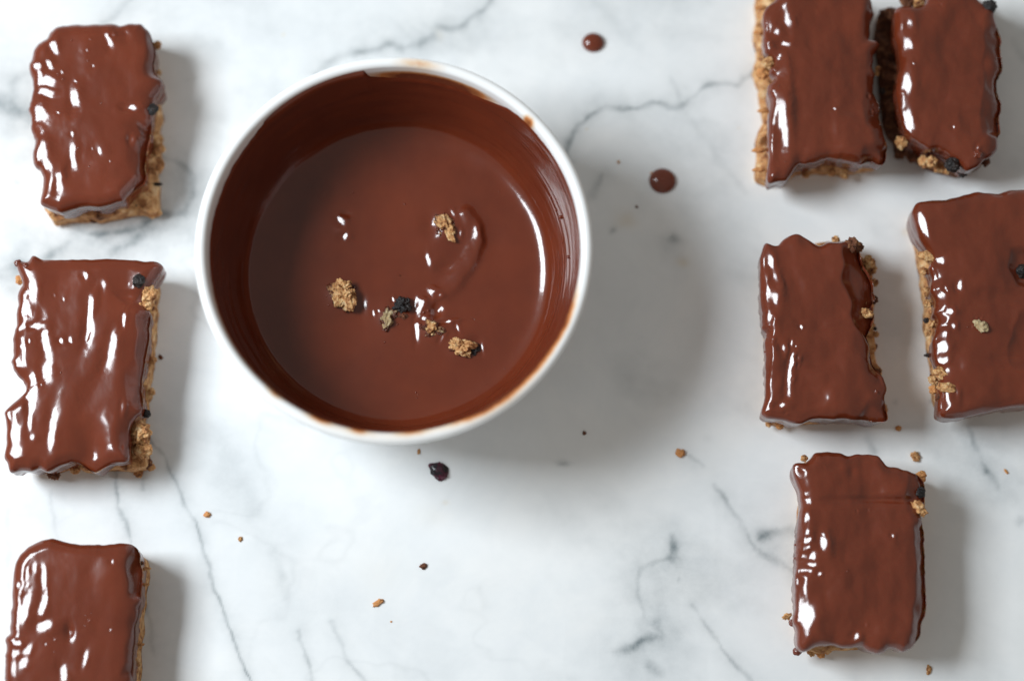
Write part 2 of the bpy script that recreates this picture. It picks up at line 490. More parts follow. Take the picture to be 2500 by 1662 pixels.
def base_relief(px, py, seed, X, Y, am=1.0):
    """bumps and runs of the glaze, in photo px"""
    h = 9.0 * perlin(X * 62 + seed, Y * 48, seed) + 5.0 * perlin(X * 150 + seed, Y * 105, seed + 3)
    h = h + 1.3 * perlin(X * 330, Y * 250, seed + 6) + 0.3 * perlin(X * 640, Y * 560, seed + 5)
    return h * am

def apply_relief(H, px, py, spec, z0, dist=None):
    """H: height field in photo px. Each glint is a small facet of the surface tilted so that it looks to the window."""
    ox, oy, s = spec['frame']
    for gx, gy, sx, sy, dep in spec.get('dents', []):
        cx, cy = ox + gx / s, oy + gy / s
        H = H - dep * np.exp(-0.5 * (((px - cx) / (sx / s))**2 + ((py - cy) / (sy / s))**2))
    for pts, slope, drop in spec.get('slopes', []):
        P = np.array(pts, float)
        ys = oy + P[:, 1] / s; xs = ox + P[:, 0] / s
        x0 = sum(np.interp(py + k_, ys, xs) for k_ in (-12, -6, 0, 6, 12)) / 5 + 5.0 * perlin(px * 0.03, py * 0.03, 1.1)
        m = sstep(ys[0] - 14, ys[0] + 10, py) * (1 - sstep(ys[-1] - 10, ys[-1] + 14, py))
        d = 1.5 * np.logaddexp(0, np.clip((px - x0) / 1.5, -40, 400)) * slope
        H = H - m * drop * (1 - np.exp(-d / drop))
    wx = 3.0 * perlin(px * 0.045, py * 0.045, 2.2) + 1.6 * perlin(px * 0.12, py * 0.12, 7.7)
    wy = 3.0 * perlin(px * 0.045, py * 0.045, 5.2) + 1.6 * perlin(px * 0.12, py * 0.12, 9.7)
    dots = [(bx, by, br * .75, br * .9) for bx, by, br in spec.get('bubbles', []) if br >= 8]
    for g in list(spec.get('glints', [])) + dots:
        gx, gy, hw, hh = g[:4]
        rot = math.radians(g[4]) if len(g) > 4 else 0
        a = min(g[5] / 0.42, 1.0) if len(g) > 5 else 1.0
        cx, cy = ox + gx / s, oy + gy / s
        wxx, wyy = unproj(cx, cy, z0)
        P = np.array([float(wxx), float(wyy), z0])
        l = LDIR * 0.92 - P; l /= np.linalg.norm(l)
        v = CAM - P; v /= np.linalg.norm(v)
        n = l + v
        tx, ty = -n[0] / n[2] * a, n[1] / n[2] * a
        sx, sy = max(hw / s * 1.28, 3.6), max(hh / s * 1.18, 3.6)
        dx, dy = px - cx, py - cy
        k = min(1.0, min(sx, sy) / 9.0)
        ux, uy = dx + wx * k, dy + wy * k
        xr = ux * math.cos(rot) + uy * math.sin(rot); yr = -ux * math.sin(rot) + uy * math.cos(rot)
        q = (xr / sx)**2 + (yr / sy)**2
        e = np.exp(-(0.62 * q)**1.4)
        near = q < 0.35
        if dist is not None:
            e = e * sstep(0.0, 0.0009, dist)
        if near.sum() < 3:
            near = q <= np.sort(q.ravel())[4]
        hc = H[near].mean()
        plane = hc + tx * dx + ty * dy - 0.0009 * (dx * dx + dy * dy) * a
        H = H * (1 - 0.9 * e) + plane * 0.9 * e
    return H

def build_bar(bar, idx):
    ox, oy, s = bar['frame']
    seed = idx * 13.7 + 2.1
    coat_px = tr(bar['coat'], ox, oy, s)
    NT = 460
    th = np.linspace(0, 2 * math.pi, NT, endpoint=False)
    P = outline_world(coat_px, 0.0105, 0.0175)
    # centroid
    x, y = P.T; x2, y2 = np.roll(x, -1), np.roll(y, -1)
    cr = x * y2 - x2 * y; A = cr.sum() / 2
    c = np.array([((x + x2) * cr).sum() / (6 * A), ((y + y2) * cr).sum() / (6 * A)])
    r = csmooth(raycast(P, c, th), 2)
    r = r + 0.00022 * perlin(th * 14, seed, 0.5)
    O = c + r[:, None] * np.stack([np.cos(th), np.sin(th)], -1)
    tang = np.roll(O, -1, 0) - np.roll(O, 1, 0); tang /= np.linalg.norm(tang, axis=1)[:, None]
    nout = np.stack([tang[:, 1], -tang[:, 0]], -1)
    root = empty('chocolate_bar', (c[0], c[1], 0))
    off = np.array([c[0], c[1], 0])
    # ---- glaze
    K = 95
    u = np.linspace(0.0, 1, K); rho = 1 - (1 - u)**1.55
    rho[0] = 0.004
    XY = c + rho[:, None, None] * (O - c)[None]
    X, Y = XY[..., 0], XY[..., 1]
    # distance to outline
    dist = np.full(X.shape, 1e9)
    Q = np.roll(O, -1, 0)
    fx, fy = X.ravel(), Y.ravel()
    dm = np.full(fx.shape, 1e9)
    for i in range(NT):
        ax, ay = O[i]; ex, ey = Q[i] - O[i]
        t_ = np.clip(((fx - ax) * ex + (fy - ay) * ey) / (ex * ex + ey * ey), 0, 1)
        dm = np.minimum(dm, (fx - ax - t_ * ex)**2 + (fy - ay - t_ * ey)**2)
    dist = np.sqrt(dm).reshape(X.shape)
    for k in (K - 1,): dist[k] = 0
    a = 0.0040 + 0.0012 * perlin(X * 60, Y * 60, seed + 9) + 0.0026 * sstep(0.2, 1.0, np.cos(th))[None, :]
    b = 0.0032
    q = np.clip(1 - dist / a, 0, 1)
    zf = b * np.sqrt(np.clip(1 - q * q, 0, 1)) - b
    px, py = proj(X, Y, ZT)
    h = base_relief(px, py, seed, X, Y, [.42, .40, .44, 1.2, 1.3, 1.3, 1.1, 1.25][idx]) * S
    h = h * sstep(0.0, 0.0018, dist)
    dome = -0.0006 * (rho[:, None]**4)
    Z = ZT + apply_relief((zf + h + dome) / S, px, py, bar, ZT, dist) * S
    # keep the boundary ring level with the skirt start
    zedge = ZT - b - 0.0006
    Z[-1] = zedge
    # skirt
    zb = 0.0070 + 0.0045 * perlin(th * 5, seed, 3.3) + 0.0024 * perlin(th * 15, seed, 7.3)
    for ang0, ang1, zz in bar.get('skirt', []):     # where the cake shows under a shorter glaze
        m = sstep(-0.1, 0.1, np.cos(th - math.radians((ang0 + ang1) / 2)) - math.cos(math.radians(abs(ang1 - ang0) / 2)))
        zb = zb * (1 - m) + zz * m
    zb = np.clip(zb, 0.0008, zedge - 0.002)
    NS = 16
    rings = []
    for k in range(1, NS + 1):
        t = k / NS
        z = zedge + (zb - zedge) * t
        wob = 0.00045 * perlin(O[:, 0] * 260, O[:, 1] * 260, z * 260 + seed) * math.sin(math.pi * min(t, .9))
        bead = 0.00035 * math.exp(-((t - 0.9) / 0.12)**2)
        inw = -0.0012 * t * t
        rings.append(np.concatenate([O + nout * (wob + bead + inw)[:, None], z[:, None]], 1))
    for dn, dz in ((0.0006, -0.0002), (0.0013, 0.0002), (0.0020, 0.0012)):
        rings.append(np.concatenate([O - nout * dn - nout * 0.0012, (zb + dz)[:, None]], 1))
    V3 = np.concatenate([np.stack([X, Y, Z], -1).reshape(-1, 3), np.concatenate(rings)])
    faces = ring_faces(K + len(rings), NT)
    # centre cap
    nc = len(V3)
    V3 = np.concatenate([V3, [[c[0], c[1], Z[0].mean()]]])
    me_faces = faces
    me = bpy.data.meshes.new('glaze')
    jj = np.arange(NT)
    tri = np.stack([np.full(NT, nc), jj, (jj + 1) % NT, (jj + 1) % NT], -1)
    # build with mixed faces
    nv = len(V3)
    me.vertices.add(nv); me.vertices.foreach_set('co', (V3 - off).astype(np.float32).ravel())
    nq = len(faces)
    lo = np.concatenate([faces.ravel(), tri[:, :3].ravel()]).astype(np.int32)
    me.loops.add(len(lo)); me.loops.foreach_set('vertex_index', lo)
    me.polygons.add(nq + NT)
    me.polygons.foreach_set('loop_start', np.concatenate([np.arange(nq) * 4, nq * 4 + np.arange(NT) * 3]).astype(np.int32))
    me.update(calc_edges=True)
    me.polygons.foreach_set('use_smooth', np.full(len(me.polygons), True))
    me.materials.append(M_GLAZE)
    link('chocolate_glaze', me, root)

    def topz(pxx, pyy):
        # height of glaze near a photo pixel
        d = (px - pxx)**2 + (py - pyy)**2
        return Z.ravel()[np.argmin(d)]

    # ---- cake body
    cake_px = tr(bar['cake'], ox, oy, s)
    PC = outline_world(cake_px, 0.0018, 0.008)
    NC = 420
    thc = np.linspace(0, 2 * math.pi, NC, endpoint=False)
    rc = csmooth(raycast(PC, c, thc), 1)
    rcoat = np.interp(thc, th, r, period=2 * math.pi)
    zbc = np.interp(thc, th, zb, period=2 * math.pi)
    lv = np.concatenate([np.linspace(0.0001, 0.0162, 34)])
    rr = []
    for z in lv:
        lim = np.where(rc > rcoat - 0.0026, np.minimum(rc, rcoat - 0.0026), rc)
        m = sstep(-0.0008, 0.0010, z - zbc)
        rad = rc * (1 - m) + lim * m
        rad = np.where((m > .5), lim, rad)
        cx, cy = c[0] + rad * np.cos(thc), c[1] + rad * np.sin(thc)
        nz = fbm(cx * 240, cy * 240, z * 300 + seed, 4, 0.6)
        cell = np.abs(perlin(cx * 700, cy * 700, z * 700))
        fine = fbm(cx * 1300, cy * 1300, z * 1300, 2)
        rad = rad + (0.00050 * nz - 0.00035 * cell + 0.00014 * fine) * (1 - 0.7 * m)
        rad = csmooth(csmooth(rad, 2), 2)
        rr.append(np.stack([c[0] + rad * np.cos(thc), c[1] + rad * np.sin(thc), np.full(NC, z)], -1))
    top = rr[-1].copy()
    for f_ in (0.96, 0.6, 0.01):
        q_ = top.copy(); q_[:, :2] = c + (top[:, :2] - c) * f_; q_[:, 2] = 0.0164
        rr.append(q_)
    vc = np.concatenate(rr)
    me = make_mesh('cake', vc - off, ring_faces(len(rr), NC)[:, ::-1], M_BROWN if bar.get('shade_dark') else M_CAKE)  # dark brown paints in the shade of the narrow gap between bars
    link('cake_base', me, root)

    # ---- lumps that show through the glaze
    rnd = random.Random(idx)
    for L in bar.get('lumps', []):
        kind, lx_, ly_, rad, zmm = L[:5]
        asp = L[5] if len(L) > 5 else 1.0
        rot = math.radians(L[6]) if len(L) > 6 else rnd.uniform(0, 3)
        pxx, pyy = ox + lx_ / s, oy + ly_ / s
        z = zmm * 1.1 / 1000.0
        if zmm >= 14:
            z = max(topz(pxx, pyy), ZT - 0.0030) + (zmm - 17.5) / 1000.0 * 0.35
        x, y = unproj(pxx, pyy, z)
        R = rad / s * S * (0.80 if kind == 'berry' else 1.0)
        mat = {'berry': M_BERRY, 'cake': M_CAKE, 'crumb': M_CRUMB, 'brown': M_BROWN, 'nut': M_NUT, 'choc': M_GLAZE, 'orange': M_ORANGE}[kind]
        name = {'berry': 'dried_berry', 'cake': 'cake_chunk', 'crumb': 'crumb', 'brown': 'cake_chunk', 'nut': 'oat_flake', 'choc': 'glaze_drip', 'orange': 'cake_chunk'}[kind]
        amp = {'berry': 0.30, 'nut': 0.35, 'choc': 0.2}.get(kind, 0.42)
        if asp < 0.8: amp = min(amp, 0.26)
        gs = [lump_geo((x, y, z), (R * asp, R / asp, R * 0.8), rot, amp, 1.5, 4, seed + lx_ * .01, kind != 'choc')]
        if kind in ('cake', 'crumb', 'brown', 'orange') and asp >= 0.8:
            for k in range(4):
                an = rnd.uniform(0, 6.28); rr_ = R * rnd.uniform(.5, .9)
                gs.append(lump_geo((x + rr_ * math.cos(an), y + rr_ * math.sin(an), z + rnd.uniform(-.4, .2) * R), (R * .46, R * .36, R * .34), an, .42, 1.8, 3, seed + k + lx_, True))
        v_, f_ = join_geo(gs)
        v_[:, 2] = np.maximum(v_[:, 2], 0.0001 + 0.00002 * rnd.random())
        me = make_mesh(name, v_ - off, f_, mat)
        link(name, me, root)

    # ---- small air bubbles in the glaze
    gs = []
    bl = list(bar.get('bubbles', []))
    for (bx, by, br) in bl:
        if br >= 8: continue
        pxx, pyy = ox + bx / s, oy + by / s
        z = topz(pxx, pyy)
        x, y = unproj(pxx, pyy, z)
        R = br / s * S * 1.1
        v_, f_ = ico(2)
        gs.append((v_ * np.array([R, R, R * .55]) + np.array([x, y, z]) - off, f_))
    if gs:
        v_, f_ = join_geo(gs)
        o = link('air_bubbles', make_mesh('air_bubbles', v_, f_, M_GLAZE), root)
        o['kind'] = 'stuff'
    tag(root, bar['label'], 'chocolate bar', 'chocolate glazed bars on the marble')
    return root

BARS = []
BARS.append(dict(label='top left bar whose right edge shows a dark berry in the glaze', frame=(40, 40, 2.905),
    coat=[(300,78),(400,68),(550,65),(690,58),(740,75),(800,62),(890,60),(915,90),(945,115),(960,160),(985,220),(990,280),(975,350),(985,410),(1020,450),(1055,490),(1060,530),(1030,600),(1010,640),(1000,700),(990,760),(985,830),(975,900),(960,970),(945,1060),(940,1130),(945,1190),(930,1235),(870,1270),(830,1310),(790,1355),(700,1385),(620,1400),(520,1395),(430,1420),(350,1440),(300,1420),(240,1400),(195,1370),(205,1345),(235,1330),(225,1270),(230,1200),(205,1140),(160,1110),(140,1060),(122,990),(140,940),(130,870),(105,810),(108,740),(90,670),(105,600),(125,520),(118,460),(95,400),(95,350),(120,290),(130,240),(160,200),(220,165),(240,120)],
    cake=[(320,110),(880,100),(930,180),(970,400),(1015,440),(1000,600),(1025,690),(1000,800),(1030,850),(1020,930),(1040,1070),(1000,1130),(1020,1200),(1015,1300),(1025,1410),(980,1430),(900,1410),(800,1420),(700,1440),(600,1465),(500,1450),(440,1455),(340,1470),(260,1475),(240,1410),(190,1380),(200,1200),(190,1000),(160,700),(160,400),(220,220)],
    glints=[(265,215,28,50),(230,340,22,35),(140,345,30,20),(225,460,60,30),(215,540,50,25),(155,680,40,60),(415,580,32,70,10),(655,165,22,50,-8),(825,645,50,22),(400,1000,25,75,8),(185,940,35,60),(215,1055,20,28),(300,1160,22,60,15),(590,955,40,40,0,.22),(740,140,30,40,0,-.3),(820,870,22,30,0,.3)],
    slopes=[([(840,760),(880,850),(850,950),(850,1080),(800,1250)], .95, 26), ([(900,110),(920,250),(900,400)], .8, 16)],
    dents=[(870,1000,60,180,14),(760,130,20,30,6),(850,760,60,30,6)],
    lumps=[('berry',962,660,50,18),('cake',1000,205,26,9),('cake',1005,940,38,6),('cake',1010,1050,36,6),('cake',930,1300,60,4.5),('cake',975,1385,45,3),('berry',1003,1190,24,5,.6,90),('berry',862,1340,28,5),('cake',205,1230,18,7),('berry',205,1290,17,5),('cake',300,1452,30,2),('brown',550,1440,26,2.5),('cake',1012,400,16,8),('crumb',1020,870,16,4)],
    bubbles=[(520,165,9),(500,243,10),(545,350,9),(508,315,6),(420,462,8),(322,398,12),(590,955,18),(535,937,10),(397,835,15),(515,1065,7),(660,1022,8),(296,685,8),(685,130,16),(437,933,6),(600,615,6),(330,445,7),(392,172,7),(295,410,7)]))
BARS.append(dict(label='middle bar of the left column, with long streaky highlights and ragged left edge', frame=(0, 600, 2.614),
    coat=[(205,55),(230,65),(270,95),(400,92),(560,90),(700,85),(850,95),(930,105),(1000,100),(1045,130),(1055,165),(1030,205),(985,225),(960,240),(950,300),(950,400),(970,440),(985,480),(975,560),(975,640),(960,720),(950,800),(930,880),(925,960),(940,1020),(930,1090),(900,1110),(870,1150),(850,1200),(860,1260),(850,1330),(860,1390),(820,1410),(740,1410),(690,1440),(640,1470),(590,1455),(550,1410),(500,1400),(440,1420),(380,1450),(330,1470),(290,1440),(240,1465),(200,1455),(150,1450),(90,1475),(70,1430),(75,1400),(45,1370),(40,1330),(60,1290),(50,1240),(50,1170),(40,1110),(25,1060),(50,1030),(110,1015),(160,1000),(165,950),(165,890),(145,860),(120,840),(90,790),(70,745),(90,700),(85,620),(85,580),(110,500),(105,440),(120,380),(115,320),(130,280),(155,240),(185,180),(150,130),(120,150),(95,140),(90,110),(110,90),(140,100),(180,110),(200,80)],
    cake=[(250,120),(900,130),(975,200),(1000,230),(1000,300),(975,360),(995,380),(980,460),(985,600),(975,680),(985,780),(970,830),(965,900),(970,970),(950,1000),(955,1080),(920,1110),(935,1180),(965,1200),(940,1260),(945,1340),(975,1400),(960,1430),(890,1440),(880,1465),(845,1440),(700,1435),(560,1450),(500,1405),(380,1440),(200,1430),(110,1350),(100,1100),(190,980),(170,800),(130,600),(150,400),(165,280),(130,270),(120,170)],
    glints=[(215,305,30,80,8),(165,390,25,35),(545,185,18,22),(650,250,35,35),(575,430,22,120,12),(715,670,35,130,14),(790,470,15,40,15),(290,600,28,110,-8),(240,510,45,20),(300,810,35,55,-20),(110,740,22,35),(190,940,20,80,5),(330,1190,28,110,3),(190,1130,18,35),(205,1220,22,20),(50,1075,18,28),(80,1200,28,45),(100,1315,45,28),(390,605,18,15),(130,520,20,20),(640,900,50,130,35,.15),(780,1030,15,40,0,.3)],
    slopes=[([(860,440),(880,560),(860,700),(880,850),(840,1000)], .7, 18), ([(700,300),(760,330),(800,380)], .5, 8)],
    dents=[(570,1330,70,150,26),(800,300,70,70,8),(800,1230,50,60,10),(430,600,30,25,3),(850,900,50,120,8)],
    lumps=[('berry',885,222,46,18.5),('cake',935,300,54,16),('cake',915,380,42,15),('cake',975,300,32,9),('berry',935,1070,30,11),('cake',893,1195,56,12),('cake',912,1290,50,10),('brown',935,1385,30,4),('cake',885,1445,26,2),('cake',975,730,22,5),('cake',968,930,20,4),('cake',965,1410,22,2),('orange',128,215,26,10),('choc',115,112,24,14),('choc',165,130,20,16),('cake',480,1425,26,4),('brown',340,1450,36,5),('cake',985,410,18,6)],
    bubbles=[(345,315,10),(405,340,11),(445,600,18),(390,605,14),(578,508,8),(388,808,6),(262,883,10),(192,435,9),(818,240,10),(848,262,8),(700,1270,8),(775,1275,10),(155,660,10),(185,605,12),(130,640,10)]))
BARS.append(dict(label='bottom left bar, cut by the lower frame, with one broad forked highlight', frame=(0, 1280, 4.105),
    coat=[(40,1900),(60,1700),(50,1500),(60,1300),(70,1200),(50,1160),(70,1120),(110,1100),(105,1040),(115,900),(125,800),(130,650),(135,560),(140,470),(160,380),(210,300),(280,230),(380,180),(460,145),(520,135),(590,150),(680,185),(800,200),(950,205),(1100,205),(1250,205),(1350,215),(1420,260),(1445,330),(1440,400),(1470,500),(1465,600),(1450,700),(1460,780),(1440,850),(1430,950),(1405,1020),(1400,1150),(1390,1250),(1380,1350),(1375,1450),(1370,1568),(1365,1700),(1360,2000),(1340,2120),(1000,2170),(500,2150),(100,2130)],
    cake=[(500,220),(1300,260),(1440,330),(1480,380),(1480,420),(1490,520),(1470,700),(1445,900),(1440,1000),(1425,1200),(1410,1450),(1400,1568),(1390,2150),(500,2130),(120,2100),(130,1300),(170,700),(220,400)],
    glints=[(370,430,55,50,30),(440,600,28,120,-8),(420,850,36,120,8),(460,1010,80,55),(250,850,45,120,5),(170,600,28,35,30),(180,1190,50,25,30),(180,1300,45,40),(280,1260,30,60,25),(240,1380,45,50),(850,1350,30,80,10),(640,1490,35,80,-20),(270,480,14,45,8),(1000,450,90,90,20,.17)],
    slopes=[([(1280,230),(1260,350),(1230,430),(1280,520),(1270,700)], .95, 26), ([(1330,800),(1340,950),(1250,1180),(1250,1350),(1200,1500)], .7, 18)],
    dents=[(690,1060,30,60,8),(1330,420,50,200,10),(1330,1000,30,80,6)],
    lumps=[('cake',1465,440,26,10,.6,90),('cake',1455,600,24,8,.6,90),('cake',1405,1200,24,6,.6,90),('brown',1425,385,16,13),('cake',1385,1400,20,5)],
    bubbles=[(1130,370,26),(893,958,9),(1105,1052,11),(460,1197,12),(273,607,14),(545,1150,12),(862,910,7),(850,1015,7),(550,1273,7),(915,880,6)]))
BARS.append(dict(label='top right bar with golden cake along its left side and one long highlight', frame=(1800, 0, 3.136),
    coat=[(290,-20),(300,10),(240,45),(200,90),(190,140),(200,250),(195,330),(205,420),(270,455),(280,480),(270,520),(235,550),(230,600),(260,640),(255,680),(215,710),(205,780),(225,830),(225,900),(215,960),(215,1050),(210,1150),(225,1250),(210,1330),(200,1400),(215,1465),(260,1450),(330,1440),(365,1440),(390,1390),(420,1350),(440,1310),(530,1310),(600,1290),(680,1270),(760,1280),(850,1300),(920,1305),(990,1280),(1060,1320),(1110,1290),(1110,1220),(1130,1170),(1105,1110),(1090,1000),(1075,920),(1090,860),(1075,790),(1040,720),(1040,650),(1050,580),(1030,520),(1040,420),(1090,350),(1070,320),(1000,310),(1020,260),(1010,190),(1050,120),(1030,70),(1030,20),(990,-40),(900,-70),(700,-80),(500,-75),(350,-60)],
    cake=[(140,-60),(150,40),(170,100),(140,180),(130,280),(160,310),(165,400),(150,470),(130,520),(150,560),(160,620),(185,660),(160,700),(165,800),(185,880),(190,960),(150,1030),(140,1100),(150,1200),(135,1300),(130,1390),(180,1400),(240,1430),(330,1420),(450,1330),(560,1330),(680,1330),(780,1340),(830,1365),(860,1330),(1000,1300),(1080,1280),(1040,1000),(1000,600),(970,250),(960,-50),(400,-60)],
    glints=[(390,180,40,80),(310,240,40,35),(370,330,50,25),(365,560,28,85),(350,880,48,210,0,.46)],
    slopes=[([(1000,20),(980,150),(990,250)], .8, 16), ([(960,1120),(950,1200),(930,1290)], .9, 24), ([(1000,560),(980,700),(960,850),(990,950)], .5, 14)],
    dents=[(870,760,60,80,4),(840,850,80,40,5),(720,740,30,120,2),(1000,1150,60,80,5)],
    lumps=[('crumb',240,475,38,15),('orange',195,560,42,12),('orange',165,1150,32,9,.6,90),('orange',165,1300,30,9,.6,90),('orange',165,250,26,10,.6,90),('crumb',820,1345,26,5),('cake',520,1335,26,5),('cake',720,1320,26,6),('crumb',1075,525,18,13),('crumb',1068,565,18,12),('orange',180,60,28,11,.6,90),('orange',195,850,24,9,.6,90)],
    bubbles=[(745,835,16),(1020,720,14),(1042,842,13),(330,75,7),(1028,140,10),(370,1240,7),(318,660,7)]))
BARS.append(dict(label='narrow bar in the top right corner with a crumbly, berry-dark lower end', shade_dark=True, frame=(1800, 0, 3.136),
    coat=[(1215,70),(1260,50),(1330,60),(1400,60),(1450,20),(1440,-20),(1600,-60),(1800,-50),(1850,20),(1900,60),(1960,20),(1985,40),(1960,110),(1975,180),(2000,250),(2020,320),(2010,400),(2025,480),(2025,550),(1985,620),(1985,700),(2000,760),(2020,800),(2000,880),(1970,960),(1980,1060),(1950,1110),(1950,1200),(1910,1250),(1850,1280),(1800,1330),(1740,1360),(1700,1350),(1660,1310),(1610,1270),(1560,1220),(1500,1190),(1430,1195),(1350,1150),(1290,1110),(1250,1070),(1230,1010),(1220,950),(1200,880),(1185,800),(1185,700),(1200,620),(1215,540),(1205,460),(1215,380),(1195,300),(1200,200),(1200,110)],
    cake=[(1085,90),(1130,65),(1250,60),(1300,-30),(1500,-60),(1900,-30),(1960,100),(1960,300),(1950,700),(1940,1000),(1900,1200),(1850,1290),(1700,1355),(1570,1330),(1500,1310),(1400,1260),(1300,1190),(1205,1170),(1200,1090),(1150,1040),(1110,960),(1100,850),(1085,700),(1090,500),(1075,300),(1080,180)],
    glints=[(1325,200,30,55),(1305,330,35,60,15),(1300,620,42,90,-8),(1325,920,35,75,-10),(1325,1070,28,22)],
    slopes=[([(1900,200),(1880,520),(1900,650),(1850,850),(1880,1000)], .7, 22), ([(1690,860),(1700,950),(1680,1020)], .5, 8)],
    dents=[(1450,500,60,60,4),(1720,850,30,50,5),(1500,1150,60,30,6),(1650,1240,70,50,18),(1880,600,40,200,4)],
    lumps=[('brown',1300,10,45,17.5),('crumb',1385,20,36,18),('berry',1935,50,60,16),('brown',1130,120,48,6),('brown',1180,110,48,9),('crumb',1250,1095,45,13),('cake',1430,1235,42,9),('crumb',1490,1240,42,11),('cake',1545,1290,34,8),('berry',1650,1262,66,15),('berry',1725,1320,48,10),('choc',1840,1180,34,17),('brown',1240,1185,36,4),('brown',1340,1210,34,5),('cake',1600,1310,24,8),('berry',1110,700,30,8),('brown',1900,1240,30,10)],
    bubbles=[(1565,33,14),(1658,972,16),(1572,1160,16),(1840,1133,20),(1205,545,9),(1250,925,8),(1345,495,12)]))
BARS.append(dict(label='bar just right of the bowl shadow, with a dark sunken patch on its upper right', frame=(1820, 540, 3.016),
    coat=[(150,155),(180,180),(230,185),(290,130),(350,95),(385,92),(440,130),(500,165),(545,190),(600,160),(690,150),(740,150),(800,160),(840,200),(835,250),(870,330),(910,400),(940,450),(940,520),(955,570),(930,620),(945,700),(930,780),(890,850),(910,920),(920,1000),(930,1070),(960,1120),(1000,1130),(1015,1190),(1035,1240),(1005,1310),(1010,1400),(1035,1480),(1000,1500),(930,1505),(850,1490),(760,1490),(690,1480),(600,1490),(530,1480),(450,1490),(390,1520),(340,1520),(280,1500),(210,1490),(150,1485),(110,1465),(85,1440),(110,1390),(125,1330),(125,1200),(125,1100),(130,1030),(120,950),(130,860),(100,830),(105,700),(100,600),(105,500),(105,400),(105,280),(125,200)],
    cake=[(200,230),(400,150),(640,130),(800,150),(850,230),(870,290),(900,255),(935,260),(955,320),(960,400),(950,500),(975,570),(960,650),(980,720),(960,800),(955,950),(980,1070),(990,1130),(990,1400),(960,1480),(600,1480),(280,1508),(170,1500),(140,1450),(150,1000),(135,500)],
    glints=[(190,285,28,50),(235,440,25,80,-8),(215,570,38,70,15),(172,700,22,70),(290,950,25,65,-35),(345,1000,20,40),(325,1150,25,130,6),(275,1350,40,22),(390,1010,16,22),(340,900,12,25),(412,775,14,14)],
    slopes=[([(700,190),(720,300),(690,420),(750,520),(790,620),(770,700),(830,800),(900,870)], 1.1, 36), ([(900,1330),(860,1400),(820,1470)], .8, 16), ([(900,960),(900,1100)], .8, 16)],
    dents=[(520,1040,90,45,7),(330,220,60,40,4),(950,1420,90,60,8),(640,780,120,25,3)],
    lumps=[('brown',790,168,46,16),('brown',835,195,30,15),('crumb',905,305,42,11),('crumb',930,350,34,8),('crumb',888,675,36,14,.85,60),('brown',945,580,26,13),('cake',925,690,18,11),('cake',172,1492,20,3),('orange',250,1502,28,3),('brown',968,1100,26,6),('cake',950,450,26,7),('cake',960,830,20,5),('brown',945,920,22,5),('crumb',665,138,26,12),('choc',960,1260,20,16),('berry',955,790,16,6)],
    bubbles=[(412,775,16),(352,1160,9),(133,628,7),(168,997,7),(305,1410,9),(372,920,10),(128,525,6),(392,1060,8),(143,962,6)]))
BARS.append(dict(label='bar cut off by the right edge, with a pale oat crumb set in its top', frame=(2180, 440, 2.528),
    coat=[(145,140),(220,130),(330,122),(400,105),(460,88),(510,72),(560,85),(650,88),(710,68),(800,62),(900,60),(1000,60),(1080,90),(1120,300),(1120,700),(1130,1100),(1120,1350),(1000,1400),(900,1410),(809,1415),(700,1425),(600,1445),(480,1470),(400,1490),(330,1498),(270,1490),(245,1460),(245,1400),(250,1345),(245,1290),(270,1240),(265,1180),(240,1180),(220,1100),(215,1020),(230,980),(250,900),(225,860),(235,780),(200,720),(215,640),(200,560),(250,490),(210,440),(165,380),(125,270),(110,210),(125,165)],
    cake=[(125,170),(400,150),(1050,100),(1080,1350),(600,1400),(330,1450),(255,1400),(240,1320),(240,1230),(225,1150),(212,1050),(203,980),(185,900),(185,860),(200,780),(190,700),(190,560),(172,480),(163,400),(130,300)],
    glints=[(180,285,25,50,-10),(300,490,25,25),(240,600,20,25),(415,650,20,30),(355,810,25,20),(310,895,35,12),(375,895,18,22),(320,940,18,22),(320,1030,35,50),(320,1110,25,28),(395,1310,14,35),(255,970,25,14),(290,1390,30,22)],
    slopes=[([(730,430),(720,520),(760,640)], .9, 24), ([(780,820),(700,1050),(740,1150)], .7, 14), ([(520,680),(530,740)], .5, 6)],
    dents=[(790,560,70,110,16),(530,700,30,30,4),(440,1370,20,30,4),(700,1090,80,20,5),(790,1000,50,80,5),(740,300,50,50,4)],
    lumps=[('crumb',210,470,40,14,.75,70),('cake',190,560,22,11),('crumb',205,690,24,10),('crumb',215,760,24,11),('nut',550,905,34,19),('nut',520,880,22,19.2),('berry',207,865,22,10),('crumb',240,885,22,13),('berry',228,1080,26,8,.6,90),('crumb',305,1200,42,16.5,.8,60),('crumb',335,1280,42,16.5,.75,80),('crumb',255,1230,30,12),('brown',290,1340,26,16),('berry',300,1300,16,16),('berry',800,560,50,17.5),('crumb',215,940,18,8),('orange',250,1290,26,10)],
    bubbles=[(330,660,14),(490,903,10),(515,850,9),(545,850,8),(270,665,7),(310,1000,10),(318,1470,10),(310,1345,9),(340,680,8),(460,905,5)]))
